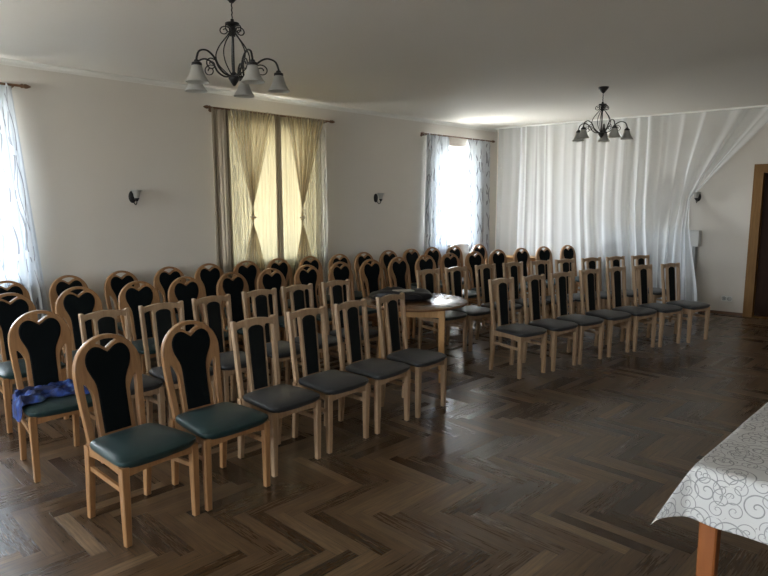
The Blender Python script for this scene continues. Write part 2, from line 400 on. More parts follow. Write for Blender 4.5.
def make_chair(arch):
    root = empty('arched_chair' if arch else 'slat_back_chair', (0, 0, 0))
    wood = M['alder'] if arch else M['beech']
    fx = .200 if arch else .182; bx = .168 if arch else .157
    FY, BY = (.198, -.212) if arch else (.180, -.196)
    seat = cushion_bm(fx + .034, bx + .026, FY + .030, BY + .022, .425, .463)
    new_obj('seat', seat, M['green'] if arch else M['grey'], root, True)
    bm = bmesh.new()       # apron under the pad: four rails, the side and front ones with the arched lower edge
    z0, z1 = .368, .427
    for sx in (-1, 1):
        a = Vector((sx * fx, FY, 0)); b_ = Vector((sx * bx, BY + .01, 0)); th = Vector((sx * .010, 0, 0)); n = 8
        prev = None
        for k in range(n + 1):
            p = a.lerp(b_, k / n); zl = z0 + .014 * math.sin(PI * k / n)
            cur = [bm.verts.new(q) for q in ((p - th) + Vector((0, 0, zl)), (p + th) + Vector((0, 0, zl)), (p + th) + Vector((0, 0, z1)), (p - th) + Vector((0, 0, z1)))]
            if prev:
                for q in range(4): bm.faces.new((prev[q], prev[(q + 1) % 4], cur[(q + 1) % 4], cur[q]))
            prev = cur
    for y, hx in ((FY + .004, fx), (BY + .015, bx)):
        prev = None; n = 10
        for k in range(n + 1):
            x = lerp(-hx, hx, k / n); zl = z0 + .018 * math.sin(PI * k / n)
            yy = y + (.012 * math.sin(PI * k / n) if y > 0 else 0)
            cur = [bm.verts.new(q) for q in ((x, yy - .010, zl), (x, yy + .010, zl), (x, yy + .010, z1), (x, yy - .010, z1))]
            if prev:
                for q in range(4): bm.faces.new((prev[q], prev[(q + 1) % 4], cur[(q + 1) % 4], cur[q]))
            prev = cur
    new_obj('seat_frame', bm, wood, root)
    for sx in (-1, 1):
        bm = bmesh.new()
        bar(bm, [(sx * fx, FY - .002, .006), (sx * fx, FY - .001, .2), (sx * fx, FY, .42)], [(.033, .033), (.039, .039), (.042, .042)])
        lg = new_obj('leg', bm, wood, root)
        bm = bmesh.new(); box(bm, (sx * fx, FY - .002, .003), (.022, .022, .006)); new_obj('foot_pad', bm, M['felt'], lg)
    for sx in (-1, 1):
        bm = bmesh.new()
        bar(bm, [(sx * bx, BY - .022, .006), (sx * bx, BY - .012, .13), (sx * bx, BY, .28), (sx * bx * 1.005, BY + .006, .40), (sx * bx * 1.01, BY + .003, .425)],
            [(.032, .034), (.036, .040), (.038, .044), (.038, .044), (.036, .040)])
        lg = new_obj('leg', bm, wood, root)
        bm = bmesh.new(); box(bm, (sx * bx, BY - .022, .003), (.022, .022, .006)); new_obj('foot_pad', bm, M['felt'], lg)
    for sx in (-1, 1):
        bm = bmesh.new()
        a = Vector((sx * fx, FY, .292)); b_ = Vector((sx * bx, BY, .300))
        hexa(bm, [q + Vector(d) for q, d in ((a, (-.008, 0, -.013)), (a, (.008, 0, -.013)), (b_, (.008, 0, -.013)), (b_, (-.008, 0, -.013)),
                                              (a, (-.008, 0, .013)), (a, (.008, 0, .013)), (b_, (.008, 0, .013)), (b_, (-.008, 0, .013)))])
        new_obj('stretcher', bm, wood, root)
    # back
    y0 = BY + .004; zb = .40
    if arch: L, dy = .597, -.094
    else: L, dy = .545, -.056
    ta = math.asin(dy / L)
    def xf(u, v, w):
        bend = .010 * math.sin(PI * max(0, min(1, v / L)))     # slight hollow for the back
        return Vector((u, y0 + v * math.sin(ta) - w * 1.0 - bend, zb + v * math.cos(ta)))
    if arch:
        out = []
        for k in range(25):
            a = PI * k / 24; out.append((.190 * math.cos(a), .405 + .192 * math.sin(a)))
        left = [(-.190 + .022 * sm(t), .405 - .405 * t) for t in [k / 12 for k in range(1, 13)]]
        outer = out + left + [(-q[0], q[1]) for q in left[::-1]]
        # leave only posts at the foot of the board: bottom notch as part of the outline
        def post_in(v): return .190 - .022 * sm((.405 - v) / .405) - .037
        panel = [(.000, .503), (.020, .517), (.043, .533), (.070, .540), (.096, .532), (.117, .510), (.128, .480), (.129, .452), (.122, .418), (.106, .382), (.091, .348), (.083, .312), (.080, .26), (.079, .15), (.078, .062)]
        sp = [(p.x, p.y) for p in spline([(a, b_, 0) for a, b_ in panel[1:]], 3)]
        panel = [panel[0]] + sp
        pl = panel + [(-x, y) for x, y in panel[:0:-1]]
        side = []
        vs = [.03 + .315 * k / 12 for k in range(13)]
        for v in vs: side.append((post_in(v), v))
        for v in vs[::-1]:
            s_out = .103 + max(0, v - .25) ** 2 * 4.2
            side.append((min(s_out, post_in(v) - .002 - .02 * (1 - v / .34)), v))
        lens = [(0, .521), (.020, .534), (.042, .549), (.062, .556), (.056, .5625), (.038, .570), (.02, .5735), (0, .575), (-.02, .5735), (-.038, .570), (-.056, .5625), (-.062, .556), (-.042, .549), (-.020, .534)]
        loops = [outer, side, [(-x, y) for x, y in side][::-1], lens]
    else:
        top = []
        for k in range(21):
            u = -.148 + .296 * k / 20
            top.append((u, .521 + .020 * math.cos(u / .148 * PI / 2)))
        outer = [(-.165, 0), (-.178, .530), (-.175, .538), (-.155, .538), (-.150, .532)] + top[1:-1] + [(.150, .532), (.155, .538), (.175, .538), (.178, .530), (.165, 0)]
        panel = [(-.058, .060), (-.063, .46)] + [(.063 * math.cos(a), .462 + .034 * math.sin(a)) for a in [PI - PI * k / 12 for k in range(1, 12)]] + [(.063, .46), (.058, .060)]
        pl = panel
        side = [(.136, .035), (.147, .478), (.130, .486), (.105, .492), (.084, .490), (.079, .47), (.074, .035)]
        loops = [outer, side, [(-x, y) for x, y in side][::-1]]
    # bottom opening between the posts under the back panel
    fr = flat_mesh('back_frame', loops, .0135, .004, wood, xf, root)
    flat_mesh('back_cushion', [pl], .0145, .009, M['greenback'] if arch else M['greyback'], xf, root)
    return root

proto = {True: make_chair(True), False: make_chair(False)}
used = {True: False, False: False}
def copy_tree(o, parent=None):
    c = o.copy(); COL.objects.link(c); c.parent = parent
    for ch in list(o.children): copy_tree(ch, c)
    return c

BACKOFF = {True: .308, False: .252}
def place_chair(x, y, facing, arch, label):
    p = proto[arch]
    o = p if not used[arch] else copy_tree(p)
    used[arch] = True
    a = math.radians(facing)
    o.location = (x + math.cos(a) * BACKOFF[arch], y + math.sin(a) * BACKOFF[arch], 0); o.rotation_euler = (0, 0, a - PI / 2)
    tag(o, label, 'chair', 'arched-back chairs in the rows' if arch else 'flat-topped chairs in the rows')
    return o

ORD = ['', 'first', 'second', 'third', 'fourth', 'fifth', 'sixth', 'seventh', 'eighth', 'ninth', 'tenth', 'eleventh', 'twelfth', 'thirteenth', 'fourteenth', 'fifteenth', 'sixteenth', 'seventeenth']
rows = {
 'A': [(103, 333), (187, 319), (253, 318.5), (306, 308), (350, 301), (390, 294.5)],
 'B': [(36.7, 309.4), (104, 310.6), (161, 302.9), (211, 295.7), (259, 289.7), (296.6, 284.4), (335.3, 280.3)],
 'C': [(8, 292), (76.6, 286), (136.7, 280), (184, 276), (230.6, 271.5), (269.7, 267), (306, 264.2), (339.2, 261.2), (370, 258.3), (397.5, 256.3), (424.4, 254.3), (449, 252.2), (473.6, 250.6), (497, 249), (520.6, 247.2), (543, 245.9), (567, 244.6)],
 'D': [(5, 279), (67, 274), (120, 269), (168, 265), (208, 262), (245.5, 259.5), (277.5, 257), (309, 255), (338.6, 252.8), (363, 251), (387.9, 249), (410.5, 247.6), (431.7, 246), (453.3, 244.6), (478.3, 243.2)],
 'E': [(427.5, 269.2), (455.5, 266.7), (485, 263.7), (512.5, 261.7), (540, 260), (564.6, 258.8), (591, 257.3), (615, 256), (640, 255)],
 'F': [(501, 278), (533, 275), (560.5, 272), (589, 268.8), (615.5, 266.6), (642, 264.8), (670, 263)]}
arches = {'A': 2, 'B': 1, 'C': 17, 'D': 15, 'E': 0, 'F': 0}
def ground(px, py, z):
    r = ray(px, py); t = (z - HC) / r.z
    return Vector((r.x * t, r.y * t))
CHAIR = {}
rowpts = {}
for k, pts in rows.items():
    P = [ground(x, y, (1.003 if k == 'D' else .995) if n < arches[k] else .938) for n, (x, y) in enumerate(pts)]
    # smooth each row: keep the bearing of every chair, average its distance with its neighbours
    for it in range(3 if k in 'CDE' else 1):
        Q = []
        for n, p in enumerate(P):
            if 0 < n < len(P) - 1:
                a, b_ = P[n - 1], P[n + 1]
                d = p.normalized(); e = b_ - a
                den = d.x * e.y - d.y * e.x
                t = (a.x * e.y - a.y * e.x) / den
                Q.append(p * .5 + d * t * .5)
            else: Q.append(p)
        P = Q
    rowpts[k] = P
def label_for(k, n):
    N = len(rows[k]); a = n < arches[k]
    if k == 'A':
        return ['arched chair with dark green seat nearest the camera, left end of the front row',
                'arched chair with dark green seat, front row, second from its left end',
                'flat-topped chair with charcoal seat beside the two arched front-row chairs',
                'flat-topped charcoal chair, fourth from left end of the front row',
                'flat-topped charcoal chair, second before the round table in the front row',
                'flat-topped charcoal chair directly in front of the round table, front row'][n]
    if k == 'F':
        return ['flat-topped charcoal chair at right of round table, first of the right front block'] [0] if n == 0 else \
            ('flat-topped charcoal chair at far right end of the front row near the sheer curtain' if n == N - 1 else
             'flat-topped charcoal chair, %s from left in front row right of the round table' % ORD[n + 1])
    if k == 'B':
        return ['arched chair with blue garment on its dark green seat, second row'][0] if n == 0 else \
            ('flat-topped charcoal chair in second row tucked against left side of round table' if n == N - 1 else
             'flat-topped charcoal chair in second row, %s to the right of the blue garment chair' % ORD[n])
    if k == 'E':
        return 'flat-topped charcoal chair in second row just behind the round table' if n == 0 else \
            ('flat-topped charcoal chair at far right end of the second row' if n == N - 1 else
             'flat-topped charcoal chair, %s from left in second row right of round table' % ORD[n + 1])
    if k == 'C':
        return 'arched chair cut by the photo\'s left edge, third row' if n == 0 else \
            ('arched black-backed chair at far right end of the third row' if n == N - 1 else
             'arched black-backed chair, %s from left in the third row' % ORD[n + 1])
    return 'arched chair in rear row before the left window, cut by the photo\'s left edge' if n == 0 else \
        ('arched black-backed chair at far right end of rear row, beside the corner window' if n == N - 1 else
         'arched black-backed chair, %s from left in rear row along the window wall' % ORD[n + 1])
for k, P in rowpts.items():
    for n, p in enumerate(P):
        a = P[max(0, n - 2)]; b_ = P[min(len(P) - 1, n + 2)]
        tang = math.degrees(math.atan2(b_.y - a.y, b_.x - a.x))
        fac = tang - 90 + {'A': 1, 'B': 0, 'C': 0, 'D': 0, 'E': 3, 'F': 3}[k] + rnd.uniform(-1.5, 1.5)
        if k == 'A': fac = [-38, -43, -42, -42, -39, -39][n]
        CHAIR[k, n] = place_chair(p.x, p.y, fac, n < arches[k], label_for(k, n))

# ------------------------------------------------------------------ room
C0 = Vector((2.0906, 11.7669)) - Vector((.7142, -.6999)) * .09
E1 = Vector((-.6999, -.7142)); N1 = Vector((.7142, -.6999))       # along the window wall towards the camera / into the room
E2 = Vector((.7669, -.6417)); N2 = Vector((-.6417, -.7669))      # along the curtained wall / into the room
BACK = -.16
def LW(s, o, z): p = C0 + E1 * (s - .0) + N1 * o; return Vector((p.x, p.y, z))
def BW(s, o, z): p = C0 + E2 * s + N2 * (o + BACK); return Vector((p.x, p.y, z))
def wbox(bm, W, s0, s1, o0, o1, z0, z1):
    return hexa(bm, [W(s0, o0, z0), W(s1, o0, z0), W(s1, o1, z0), W(s0, o1, z0), W(s0, o0, z1), W(s1, o0, z1), W(s1, o1, z1), W(s0, o1, z1)])
H = 3.045; RW, SL = 8.6, 14.6
TH = .46
wins = {1: (8.02, 9.18), 2: (4.32, 5.66), 3: (.61, 1.77), 4: (12.1, 13.26)}
Z0, Z1 = .96, 2.66
bm = bmesh.new()
edges = [-.6] + [q for w in sorted(wins.values()) for q in w] + [SL + .4]
for k in range(0, len(edges), 2): wbox(bm, LW, edges[k], edges[k + 1], -TH, 0, 0, H)
for a, b_ in wins.values():
    wbox(bm, LW, a, b_, -TH, 0, 0, Z0); wbox(bm, LW, a, b_, -TH, 0, Z1, H)
tag(new_obj('wall_left', bm, M['wall']), kind='structure')
DS0, DS1, DZ = 4.28, 5.40, 2.25      # door frame outer
bm = bmesh.new()
wbox(bm, BW, -.6, DS0 + .02, -.3, 0, 0, H); wbox(bm, BW, DS1 - .02, RW + .6, -.3, 0, 0, H); wbox(bm, BW, DS0 + .02, DS1 - .02, -.3, 0, DZ - .02, H)
tag(new_obj('wall_back', bm, M['wall']), kind='structure')
def corner(s, o):   # point from left-wall coordinates
    return LW(s, o, 0)
bm = bmesh.new(); wbox(bm, LW, -7.5, SL + .4, RW, RW + .3, 0, H)
tag(new_obj('wall_right', bm, M['wall']), kind='structure')
fw = {5: (2.2, 3.4), 6: (5.3, 6.5)}
def FW(s, o, z): return LW(SL + o, s, z)
bm = bmesh.new(); ed = [-TH] + [q for w_ in fw.values() for q in w_] + [RW + .3]
for k in range(0, len(ed), 2): wbox(bm, FW, ed[k], ed[k + 1], 0, TH, 0, H)
for a, b_ in fw.values():
    wbox(bm, FW, a, b_, 0, TH, 0, Z0); wbox(bm, FW, a, b_, 0, TH, Z1, H)
tag(new_obj('wall_front', bm, M['wall']), kind='structure')
bm = bmesh.new(); hexa(bm, [LW(s, o, z) for z in (-.1, 0) for s, o in ((-8, -.7), (SL + .6, -.7), (SL + .6, RW + .5), (-8, RW + .5))])
tag(new_obj('floor', bm, M['floor']), kind='structure')
bm = bmesh.new(); hexa(bm, [LW(s, o, z) for z in (H, H + .12) for s, o in ((-8, -.7), (SL + .6, -.7), (SL + .6, RW + .5), (-8, RW + .5))])
tag(new_obj('ceiling', bm, M['ceil']), kind='structure')

# cove moulding at the ceiling
def moulding(name, W, s0, s1):
    bm = bmesh.new(); prof = [(0, H - .05), (.008, H - .05), (.010, H - .040)]
    prof += [(.010 + .034 * (1 - math.cos(a)), H - .040 + .034 * math.sin(a)) for a in [PI / 2 * k / 6 for k in range(1, 7)]]
    prof += [(.052, H - .006), (.052, H + .01), (0, H + .01)]
    r = [[bm.verts.new(W(s, o, z)) for o, z in prof] for s in (s0, s1)]
    n = len(prof)
    for k in range(n): bm.faces.new((r[0][k], r[0][(k + 1) % n], r[1][(k + 1) % n], r[1][k]))
    tag(new_obj(name, bm, M['mould'], smooth=True), kind='structure')
moulding('trim_1', LW, -.1, SL); moulding('trim_2', BW, -.1, RW)
bm = bmesh.new(); wbox(bm, BW, 0, DS0, 0, .018, 0, .045); tag(new_obj('baseboard_back', bm, M['rod']), kind='structure')
bm = bmesh.new(); wbox(bm, LW, 0, SL, 0, .018, 0, .045); tag(new_obj('baseboard_left', bm, M['rod']), kind='structure')

# windows
def FW2(s, o, z): return FW(s, -o, z)
for n, (a, b_), WF in [(k, v, LW) for k, v in wins.items()] + [(k, v, FW2) for k, v in fw.items()]:
    r = empty('window_%d' % n, WF((a + b_) / 2, -TH + .1, Z0), kind='structure')
    inv = Matrix.Translation(-r.location)
    def wb(name, m, boxes, par=r, dz=None, WF=WF):
        bm = bmesh.new()
        for q in boxes: wbox(bm, WF, *q)
        bmesh.ops.transform(bm, matrix=inv, verts=bm.verts)
        return new_obj(name, bm, m, par)
    o0, o1 = -TH + .05, -TH + .12; t = .06; mid = (a + b_) / 2
    zt = Z1 - .52
    wb('window_frame', M['white'], [(a, a + t, o0, o1, Z0, Z1), (b_ - t, b_, o0, o1, Z0, Z1), (a, b_, o0, o1, Z0, Z0 + t), (a, b_, o0, o1, Z1 - t, Z1),
                                    (mid - .05, mid + .05, o0, o1 + .01, Z0, Z1), (a, b_, o0, o1 + .005, zt - .035, zt + .035)])
    for (s0, s1) in ((a + t, mid - .05), (mid + .05, b_ - t)):
        for (q0, q1) in ((Z0 + t, zt - .035), (zt + .035, Z1 - t)):
            wb('pane', M['glass'], [(s0, s1, o0 + .03, o0 + .036, q0, q1)])
    wb('window_sill', M['white'], [(a - .04, b_ + .04, -TH + .12, .035, Z0 - .03, Z0 + .004)])
    hd = wb('handle', M['white'], [(mid - .01, mid + .01, o1 + .01, o1 + .03, 1.62, 1.74)])

# door
r = empty('door_1', BW((DS0 + DS1) / 2, 0, 0), kind='structure'); inv = Matrix.Translation(-r.location)
def db(name, m, boxes, par=r):
    bm = bmesh.new()
    for q in boxes: wbox(bm, BW, *q)
    bmesh.ops.transform(bm, matrix=inv, verts=bm.verts); return new_obj(name, bm, m, par)
FT = .125
db('door_frame', M['oakdoor'], [(DS0, DS0 + FT, 0, .03, 0, DZ), (DS1 - FT, DS1, 0, .03, 0, DZ), (DS0 + FT, DS1 - FT, 0, .03, DZ - FT, DZ),
                                (DS0 + FT - .03, DS0 + FT, -.3, 0, 0, DZ - FT), (DS1 - FT, DS1 - FT + .03, -.3, 0, 0, DZ - FT), (DS0 + FT, DS1 - FT, -.3, 0, DZ - FT, DZ - FT + .03),
                                (DS0 + FT - .018, DS0 + FT, .03, .04, 0, DZ - FT + .018), (DS0 + FT - .018, DS1 - FT + .018, .03, .04, DZ - FT, DZ - FT + .018)])
lf = db('door_leaf', M['darkdoor'], [(DS0 + FT, DS1 - FT, -.16, -.12, .008, DZ - FT), (DS0 + FT + .12, DS1 - FT - .12, -.12, -.108, .25, .95), (DS0 + FT + .12, DS1 - FT - .12, -.12, -.108, 1.08, DZ - FT - .14)])
db('door_handle', M['iron'], [(DS1 - FT - .09, DS1 - FT - .06, -.12, -.112, .95, 1.15), (DS1 - FT - .2, DS1 - FT - .065, -.085, -.07, 1.05, 1.07), (DS1 - FT - .085, DS1 - FT - .07, -.115, -.07, 1.05, 1.07)])
db('threshold', M['oakdoor'], [(DS0 + FT, DS1 - FT, -.3, .0, 0, .008)])

# ------------------------------------------------------------------ curtains
def curtain(name, W, sfun, off, z0, z1, m, ns, nz, amp, waves, seed=0, pin=None, amps=None, offf=None):
    """sheet: sfun(t,z) gives the place along the wall, folds go in and out from the wall"""
    bm = bmesh.new(); uvl = bm.loops.layers.uv.new('UVMap'); g = []
    R = random.Random(seed); ph = [R.uniform(0, 6.28) for _ in range(6)]
    for j in range(nz + 1):
        z = lerp(z1, z0, j / nz); row = []
        for i in range(ns + 1):
            t = i / ns
            A = amp * (amps(t, z) if amps else 1)
            wv = math.sin(2 * PI * waves * t + ph[0] + .9 * math.sin(2 * PI * waves * .31 * t + ph[1]) + .25 * math.sin(z * 2 + ph[2]))
            wv += .45 * math.sin(2 * PI * waves * 2.3 * t + ph[3] + .3 * z) + .35 * math.sin(2 * PI * waves * .37 * t + ph[4])
            o = off + (offf(t, z) if offf else 0) + A * wv * (.55 if (z1 - z) < .06 else 1)
            if offf:
                T1 = t + .004 * math.sin(z * 1.7 + t * 9)
                q1 = noise.noise(Vector((T1 * 44, z * .12, 3.3))); q2 = noise.noise(Vector((T1 * 17, z * .2, 8.1))); q3 = .35 + 1.3 * max(0, noise.noise(Vector((t * 6.5, .5, 1.7))) + .25)
                o = off + offf(t, z) + A * 1.9 * q3 * (q1 + .8 * q2)
            s = sfun(t, z) + A * .35 * math.sin(2 * PI * waves * 1.3 * t + ph[5])
            row.append((bm.verts.new(W(s, max(o, .006), z)), (t * (waves * .115 + .4), z)))
        g.append(row)
    for j in range(nz):
        for i in range(ns):
            q = (g[j][i], g[j + 1][i], g[j + 1][i + 1], g[j][i + 1])
            f = bm.faces.new([v[0] for v in q])
            for lp, v in zip(f.loops, q): lp[uvl].uv = v[1]
    o = new_obj(name, bm, m); 
    for p in o.data.polygons: p.use_smooth = True
    return o

# big voile over the back wall, its right side swept to the wall lamp
TS, TZ = 3.45, 1.76
def big(t, z):
    if t < .70:
        u = t / .70; top = lerp(.19, 2.85, u); mid = lerp(.19, 2.86, u); bot = lerp(.19, 3.00, u)
    else:
        u = (t - .70) / .30; top = lerp(2.85, 4.62, u); mid = lerp(2.86, TS, 1 - max(0, 1 - u) ** 2.6); bot = lerp(3.00, 3.72, u)
    if z > TZ:
        k = (H - .0235 - z) / (H - .0235 - TZ); return lerp(top, mid, max(0, k) ** (1 + .12 * max(0, t - .7)))
    k = (TZ - z) / TZ; return lerp(mid, bot, sm(k) * .7 + k * .3)
def bigamp(t, z):
    a = 1.0
    if t > .7: a = 1 - .72 * math.exp(-((z - TZ) / .35) ** 2) * sm((t - .7) / .12)
    if t > .78 and z < TZ: a *= 1.5
    return a
def bigoff(t, z): return -.19 * sm((t - .72) / .10) * math.exp(-((z - TZ) / .33) ** 2)
o = curtain('voile_curtain', BW, big, .275, .02, H - .0235, M['sheer_back'], 620, 46, .030, 17, 3, amps=bigamp, offf=bigoff)
tag(o, 'long white voile curtain covering the back wall, swept aside at a wall lamp', 'curtain')
bm = bmesh.new(); wbox(bm, BW, .12, 4.75, .245, .305, H - .022, H - .001)
tag(new_obj('curtain_rail', bm, M['white']), 'white ceiling rail carrying the long voile curtain on the back wall', 'curtain rail')

def rod(name, s0, s1, z, label):
    r = empty(name, LW((s0 + s1) / 2, .12, z), label=label, cat='curtain rod', group='curtain rods on the window wall')
    inv = Matrix.Translation(-r.location)
    bm = bmesh.new(); tube(bm, [LW(s0, .12, z), LW((s0 + s1) / 2, .12, z), LW(s1, .12, z)], .012, 12)
    bmesh.ops.transform(bm, matrix=inv, verts=bm.verts); new_obj('pole', bm, M['rod'], r, True)
    d = (LW(1, 0, 0) - LW(0, 0, 0))
    for s, sg in ((s0, -1), (s1, 1)):
        bm = bmesh.new()
        tube(bm, [LW(s + sg * q, .12, z) for q in (-.005, 0, .012, .02, .032, .05, .07, .085)], [.013, .02, .021, .015, .022, .020, .012, .003], 12)
        bmesh.ops.transform(bm, matrix=inv, verts=bm.verts); new_obj('finial', bm, M['rod'], r, True)
    for s in (s0 + .07, s1 - .07):
        bm = bmesh.new(); tube(bm, [LW(s, .001, z - .015), LW(s, .06, z - .018), LW(s, .12, z - .014)], .008, 8); tube(bm, [LW(s, .0, z - .015), LW(s, .008, z - .015)], .022, 12)
        bmesh.ops.transform(bm, matrix=inv, verts=bm.verts); new_obj('bracket', bm, M['rod'], r, True)
rod('curtain_rod', 7.93, 9.95, 2.80, 'brown wooden curtain rod over the patterned curtain at the left edge')
rod('curtain_rod', 4.08, 5.94, 2.81, 'brown wooden curtain rod over the beige curtains, middle window')
rod('curtain_rod', .18, 2.10, 2.80, 'brown wooden curtain rod over the corner window')

def panel(s0t, s1t, s0b, s1b, off, m, waves, label, cat='curtain', name='voile_curtain', z0=.12, z1=2.815, amp=.022, seed=1, group=None, p=1.0):
    def sf(t, z):
        k = max(0, (z1 - z) / (z1 - z0)) ** p
        return lerp(lerp(s0t, s1t, t), lerp(s0b, s1b, t), k)
    o = curtain(name, LW, sf, off, z0, z1, m, int(waves * 11), 30, amp, waves, seed)
    tag(o, label, cat, group); return o
G3 = 'white voile curtains with wavy lines'
panel(2.02, 1.46, 2.10, 1.44, .115, M['sheer_wave'], 9, 'white voile with wavy lines, left side of the corner window', seed=4, group=G3)
panel(.92, .25, .72, .17, .115, M['sheer_wave'], 9, 'white voile with wavy lines, right side of the corner window', seed=5, group=G3)
panel(8.02, 8.80, 7.80, 8.86, .115, M['sheer_wave'], 10, 'white voile with wavy lines at the photo\'s left edge', seed=6, group=G3)
# middle window, cream layers
def hour(s0t, s1t, sc_, s0b, s1b, ztie, off, m, label, seed):
    z0, z1 = .15, 2.815
    def sf(t, z):
        if z > ztie:
            k = (z1 - z) / (z1 - ztie); return lerp(lerp(s0t, s1t, t), sc_ + (t - .5) * .05, 1 - max(0, 1 - k) ** 1.08)
        k = (ztie - z) / (ztie - z0); return lerp(sc_ + (t - .5) * .05, lerp(s0b, s1b, t), 1 - max(0, 1 - k) ** 1.8)
    def am(t, z): return 1 - .65 * math.exp(-((z - ztie) / .25) ** 2)
    o = curtain('voile_curtain', LW, sf, off, z0, z1, m, 150, 44, .018, 12, seed, amps=am)
    tag(o, label, 'curtain', 'cream voile curtains tied at the waist')
    r = bmesh.new(); c = LW(sc_, off, ztie)
    pts = [LW(sc_ + .034 * math.cos(a), off + .026 * math.sin(a), ztie + .006 * math.sin(2 * a)) for a in [2 * PI * k / 20 for k in range(21)]]
    tube(r, pts, .011, 8); new_obj('tie_band', r, M['beige_solid'], o, True)
    return o
M['beige_solid'] = mat('beige_satin', (.42, .35, .24), .5)
hour(5.72, 5.08, 5.44, 5.66, 5.20, 1.52, .20, M['beige'], 'cream voile curtain tied to an hourglass, left one of the middle window', 11)
hour(4.90, 4.28, 4.66, 4.86, 4.42, 1.50, .20, M['beige'], 'cream voile curtain tied to an hourglass, right one of the middle window', 12)
panel(5.74, 4.28, 5.74, 4.28, .085, M['yellow'], 16, 'flat cream voile hanging behind the hourglass curtains of the middle window', seed=13, amp=.012)
panel(5.92, 5.70, 5.92, 5.68, .12, M['taupe'], 4, 'taupe drape hanging at the left edge of the middle window', name='drape', seed=14, amp=.02)
panel(5.02, 4.92, 5.04, 4.90, .125, M['taupe'], 2, 'narrow taupe drape between the two hourglass curtains of the middle window', name='drape', seed=15, amp=.02)
panel(5.68, 5.40, 5.65, 5.38, .140, M['sheer_cream'], 6, 'white patterned voile just right of the taupe drape, middle window', seed=16, amp=.014)
panel(4.60, 4.20, 4.62, 4.18, .140, M['sheer_cream'], 7, 'white patterned voile at the right edge of the middle window', seed=17, amp=.014)

# ------------------------------------------------------------------ wall lamps
def sconce(W, s, z, label, rz):
    r = empty('wall_lamp', W(s, .001, z), rz, label=label, cat='wall lamp', group='black iron wall lamps')
    # local frame: +x out from wall, y along the wall
    bm = bmesh.new(); mt = Matrix.Rotation(PI / 2, 4, 'Y')
    rr = lathe(bm, [(.0, 0), (.045, .001), (.045, .008), (.034, .016), (.012, .022), (0, .024)], (0, 0, 0), 20, 1.5, .95, mt)
    new_obj('backplate', bm, M['iron'], r, True)
    bm = bmesh.new(); tube(bm, spline([(.015, 0, -.02), (.04, 0, -.065), (.075, 0, -.085), (.105, 0, -.07), (.112, 0, -.04)], 5), .0055, 8)
    new_obj('arm', bm, M['iron'], r, True)
    bm = bmesh.new(); k = lathe(bm, [(.0, -.05), (.012, -.048), (.016, -.035), (.028, -.020), (.026, -.014), (0, -.012)], (.112, 0, 0), 16)
    new_obj('cup', bm, M['iron'], r, True)
    bm = bmesh.new(); lathe(bm, [(.022, -.016), (.028, .0), (.034, .03), (.045, .055), (.062, .075), (.059, .075), (.042, .055), (.031, .03), (.025, .002), (.019, -.012)], (.112, 0, 0), 22)
    new_obj('lamp_shade', bm, M['shade'], r, True)
a1 = math.atan2(N1.y, N1.x); a2 = math.atan2(N2.y, N2.x)
sconce(LW, 6.87, 1.765, 'black wall lamp between the left window and the middle window', a1)
sconce(LW, 3.08, 1.765, 'black wall lamp between the middle window and the corner window', a1)
sconce(BW, .86, 1.78, 'black wall lamp seen through the long voile curtain', a2)
r = sconce(BW, 3.55, 1.78, 'black wall lamp with white shade holding the swept voile curtain', a2)

# socket
r = empty('wall_socket', BW(4.05, 0, .245), a2, label='white double wall socket low on the back wall left of the door', cat='socket')
bm = bmesh.new(); box(bm, (.006, 0, 0), (.012, .15, .085), .003); new_obj('cover_plate', bm, M['socket'], r)
for sy in (-1, 1):
    bm = bmesh.new(); rr = lathe(bm, [(.03, 0), (.030, .004), (.026, .004), (.024, -.000), (0, 0)], (0, 0, 0), 20, mtx=Matrix.Translation((.012, sy * .036, 0)) @ Matrix.Rotation(PI / 2, 4, 'Y'))
    so = new_obj('outlet', bm, M['cabinet'], r, True)
    bm = bmesh.new()
    for q in (-.010, .010): box(bm, (.0135, sy * .036 + q, 0), (.002, .006, .006))
    new_obj('contact_hole', bm, M['socketdark'], so)

# grey cabinet behind the voile
r = empty('low_cabinet', BW(2.9, .08, 0), label='low grey cabinet with lighter top part, behind the long voile curtain', cat='cabinet')
inv = Matrix.Translation(-r.location)
def cb(name, m, boxes):
    bm = bmesh.new()
    for q in boxes: wbox(bm, BW, *q)
    bmesh.ops.transform(bm, matrix=inv, verts=bm.verts); return new_obj(name, bm, m, r)
cb('top_box', M['cabtop'], [(2.13, 3.64, .02, .19, 1.03, 1.27)])
cb('end_panel', M['cabinet'], [(3.56, 3.60, .02, .18, 0, 1.03)]); cb('end_panel', M['cabinet'], [(2.16, 2.19, .02, .18, 0, 1.03)])
cb('back_panel', M['cabtop'], [(2.19, 3.56, .03, .045, .06, 1.03)]); cb('shelf', M['cabtop'], [(2.19, 3.56, .045, .17, .50, .525), (2.19, 3.56, .045, .17, .06, .085)])

